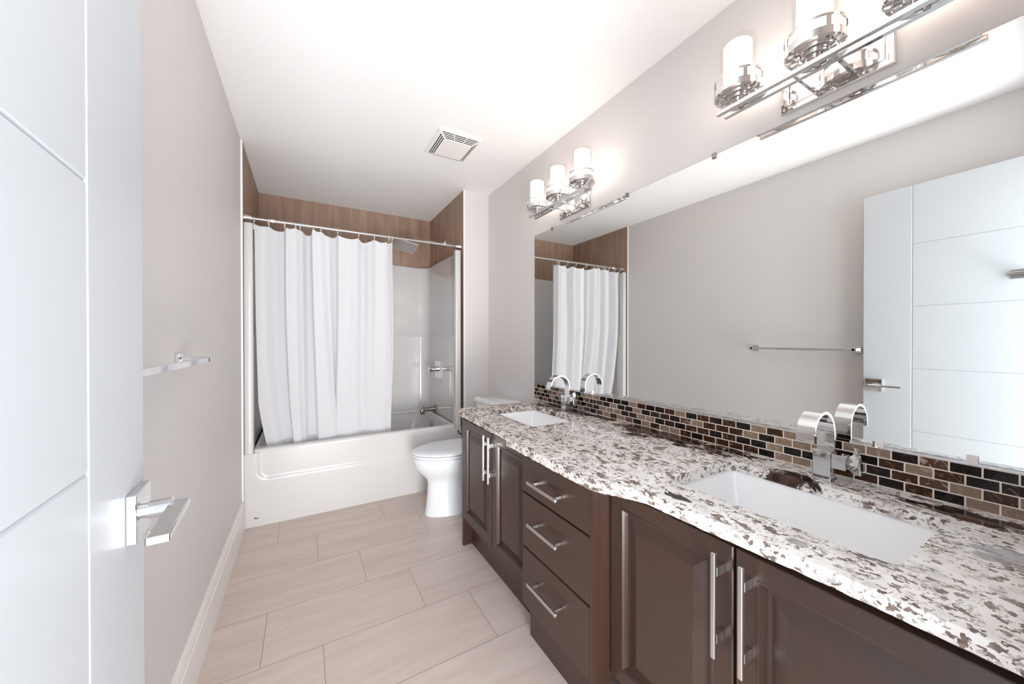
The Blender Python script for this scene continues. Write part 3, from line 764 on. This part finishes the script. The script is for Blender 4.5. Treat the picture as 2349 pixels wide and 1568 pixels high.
# ------------------------------------------------------------------ curtain rod, rings, curtain
RY, RZ = 2.852, 1.979
t = thing('curtain_rod', 'thin brushed steel tension rod across the tub alcove', 'curtain rod', (0.4, RY, RZ))
xa, xb = XL+0.0085-0.4, XA-0.0035-0.4
link('pole', cyl(bmesh.new(), (xa+0.03, 0, 0), (xb-0.03, 0, 0), 0.0078, None, 20), 'steel', t, True)
link('pole_sleeve', cyl(bmesh.new(), (-0.605, 0, 0), (-0.10, 0, 0), 0.0092, None, 20), 'steel', t, True)
for x, s in ((xa, 1), (xb, -1)):
    link('end_cap', cyl(cyl(bmesh.new(), (x, 0, 0), (x+s*0.006, 0, 0), 0.024, None, 24), (x+s*0.006, 0, 0), (x+s*0.045, 0, 0), 0.022, 0.0125, 24), 'steel', t, True)
link('sticker', cyl(bmesh.new(), (-0.593, 0, 0), (-0.573, 0, 0), 0.0105, None, 20), 'plastic', t, True, label='white paper tag wrapped on the rod')

# curtain outline: (x at top, fold offset) control points
CP = [(-0.298, 0.0), (-0.24, -0.006), (-0.175, 0.020), (-0.125, 0.030), (-0.108, -0.012), (-0.06, -0.014), (-0.02, 0.004), (0.015, 0.030), (0.040, 0.028), (0.044, -0.022),
      (0.085, -0.014), (0.14, 0.004), (0.19, 0.024), (0.215, 0.000), (0.27, -0.006), (0.33, 0.004), (0.385, 0.026), (0.43, 0.010), (0.47, -0.004), (0.515, -0.004), (0.548, 0.000), (0.552, 0.022), (0.568, 0.018), (0.590, 0.004)]
def fold(u):
    for (a, fa), (b, fb) in zip(CP, CP[1:]):
        if u <= b:
            k = (u-a)/(b-a); k = k*k*(3-2*k); return fa+(fb-fa)*k
    return CP[-1][1]
CZ0, CZ1, NU, NV = 0.44, 1.950, 300, 90
RINGX = [-0.285, -0.205, -0.118, -0.052, -0.027, 0.052, 0.098, 0.205, 0.345, 0.452, 0.558, 0.580]
def ctop(u):
    # scallop between rings
    r = sorted(RINGX); lo = max([q for q in r if q <= u] or [r[0]]); hi = min([q for q in r if q > u] or [r[-1]+0.02])
    k = (u-lo)/max(hi-lo, 1e-6); return -min(0.022, 0.17*(hi-lo))*math.sin(PI*min(max(k, 0), 1))
bm = bmesh.new(); G = {}
for j in range(NV+1):
    v = j/NV
    for i in range(NU+1):
        u = -0.298+0.888*i/NU
        z = CZ1+ctop(u)*(1-v)**6 - v*(CZ1-CZ0)
        amp = 1.0+0.25*math.sin(v*2.3+u*3)
        x = u+0.010*math.sin(v*3+u*9)*v
        if u < 0.05: x += 0.055*v**4*(0.05-u)/0.35*1.4          # left part gathers inwards at the hem
        if 0.02 < u < 0.2: x += 0.10*v**2.2*math.sin(PI*(u-0.02)/0.18)
        x += 0.012*v*sm(0.3, 0.59, u)*math.sin(v*5)
        x = max(x, -0.286+0.0002*j)
        y = RY+0.012+2.7*fold(u)*amp*(1-0.45*v*v)+0.006*math.sin(v*6+u*14)*v+0.004*noise.noise(Vector((u*7, v*5, 0.3)))
        y += 0.058*sm(0.35, 1.0, v)+0.010
        G[i, j] = bm.verts.new((x, y, z))
for i in range(NU):
    for j in range(NV): bm.faces.new((G[i, j], G[i+1, j], G[i+1, j+1], G[i, j+1]))
cur = thing('shower_curtain', 'plain white fabric shower curtain drawn over the left of the tub', 'shower curtain', (0, 0, 0))
link('cloth', bm, 'curtain', cur, True, angle=180)
# doubled header band
bm = bmesh.new(); G = {}
for j in range(7):
    v = j/6*0.024
    for i in range(NU+1):
        u = -0.298+0.888*i/NU
        z = CZ1+ctop(u)*(1-v)**6 - v*(CZ1-CZ0)
        y = RY+0.022+2.7*fold(u)-0.002+0.004*noise.noise(Vector((u*7, v*5, 0.3)))
        G[i, j] = bm.verts.new((u, y, z))
for i in range(NU):
    for j in range(6): bm.faces.new((G[i, j], G[i+1, j], G[i+1, j+1], G[i, j+1]))
link('header_hem', bm, 'curtain', cur, True, angle=180)
rm = bmesh.new()
pts = [(0, 0.0145*math.sin(a), 0.0145*math.cos(a)-0.002) for a in [k*PI/9 for k in range(-7, 8)]]
pts = [(0, -0.004, -0.040)]+[(0, -0.010, -0.028)]+pts+[(0, 0.010, -0.028), (0, 0.004, -0.040)]
tube(rm, pts, 0.0016, 6)
box(rm, -0.004, 0.004, -0.014, -0.009, -0.022, -0.013, bev=0.001)
ring0 = link('curtain_ring', rm, 'ring', None, True)
RL = ['clear plastic curtain ring at the far left end of the curtain', 'clear plastic curtain ring beside the white tag on the rod']
for k, x in enumerate(RINGX):
    o = ring0 if k == 0 else ring0.copy()
    if k: COL.objects.link(o)
    o.location = (x, RY, RZ); o.rotation_euler = (0, 0, random.Random(k).uniform(-0.25, 0.25))
    names = ['first', 'second', 'third', 'fourth', 'fifth', 'sixth', 'seventh', 'eighth', 'ninth', 'tenth', 'eleventh', 'twelfth']
    tag(o, 'clear plastic curtain ring on the rod, %s from the left' % names[k], 'curtain ring', 'clear rings holding the shower curtain')

# ------------------------------------------------------------------ toilet
TYc = 2.415
t = thing('toilet', 'white one-flush toilet with closed lid between tub and vanity', 'toilet', (1.0, TYc, 0))
t['label'] = 'white porcelain toilet with closed lid, between the tub and the vanity'
def egg(xf, xb, hw, z, n=48, p=2.0, sh=0.58):
    # outline in plan: front at xf (blunt ellipse), back at xb
    xm = xf+(xb-xf)*sh; out = []
    for k in range(n):
        a = 2*PI*k/n; c, s = math.cos(a), math.sin(a)
        if c < 0: x = xm+(xm-xf)*(-(abs(c)**(2/p)))
        else: x = xm+(xb-xm)*(abs(c)**(2/3.2))
        y = hw*(abs(s)**(2/(p if c < 0 else 3.2)))*(1 if s >= 0 else -1)
        out.append((x-1.0, y, z))
    return out
rings = [egg(0.706, 1.29, 0.122, 0.0, p=2.3), egg(0.706, 1.29, 0.122, 0.012, p=2.3), egg(0.712, 1.28, 0.116, 0.03, p=2.3), egg(0.722, 1.27, 0.106, 0.12, p=2.3), egg(0.728, 1.26, 0.104, 0.20, p=2.3), egg(0.722, 1.24, 0.108, 0.235, p=2.2), egg(0.700, 1.21, 0.124, 0.262, p=2.1),
         egg(0.668, 1.18, 0.150, 0.295), egg(0.642, 1.165, 0.170, 0.335), egg(0.630, 1.16, 0.180, 0.372), egg(0.629, 1.16, 0.182, 0.395), egg(0.634, 1.16, 0.178, 0.400)]
link('bowl', loft(bmesh.new(), rings), 'porcelain', t, True, angle=50)
link('tank_shelf', B(0.10, 0.350, -0.16, 0.16, 0.30, 0.398, bev=0.012, seg=3), 'porcelain', t, True)
link('seat', loft(bmesh.new(), [egg(0.630, 1.12, 0.178, 0.4035), egg(0.624, 1.125, 0.184, 0.408), egg(0.624, 1.125, 0.184, 0.418), egg(0.628, 1.122, 0.180, 0.4215)]), 'porcelain', t, True)
link('lid', loft(bmesh.new(), [egg(0.630, 1.12, 0.178, 0.4245), egg(0.622, 1.125, 0.185, 0.428), egg(0.622, 1.125, 0.185, 0.436), egg(0.630, 1.12, 0.178, 0.442), egg(0.68, 1.09, 0.13, 0.447), egg(0.76, 1.04, 0.06, 0.449)]), 'porcelain', t, True)
bm = loft(bmesh.new(), [rrect(0.175, 0.363, -0.182, 0.182, 0.03, 0.398), rrect(0.165, 0.366, -0.188, 0.188, 0.03, 0.55), rrect(0.160, 0.368, -0.191, 0.191, 0.03, 0.708)])
link('tank', bm, 'porcelain', t, True)
bm = loft(bmesh.new(), [rrect(0.154, 0.371, -0.197, 0.197, 0.030, 0.709), rrect(0.150, 0.372, -0.201, 0.201, 0.032, 0.714), rrect(0.150, 0.372, -0.201, 0.201, 0.032, 0.733), rrect(0.155, 0.370, -0.196, 0.196, 0.032, 0.741), rrect(0.172, 0.360, -0.182, 0.182, 0.03, 0.745)])
link('tank_lid', bm, 'porcelain', t, True)

# ------------------------------------------------------------------ paper holder on the far end of the vanity
t = thing('toilet_paper_holder', 'small black hooked paper holder on the far side of the vanity', 'paper holder', (0.835, 1.9565, 0.62))
link('wall_plate', cyl(bmesh.new(), (0.03, 0.0003, 0), (0.03, 0.008, 0), 0.018), 'black', t, True)
link('arm', tube(bmesh.new(), [(0.03, 0.006, 0), (0.03, 0.10, 0), (0.026, 0.125, -0.004), (0.012, 0.140, -0.012), (0.0, 0.142, -0.012), (-0.008, 0.142, -0.004), (-0.010, 0.142, 0.010)], 0.0045, 10), 'black', t, True)
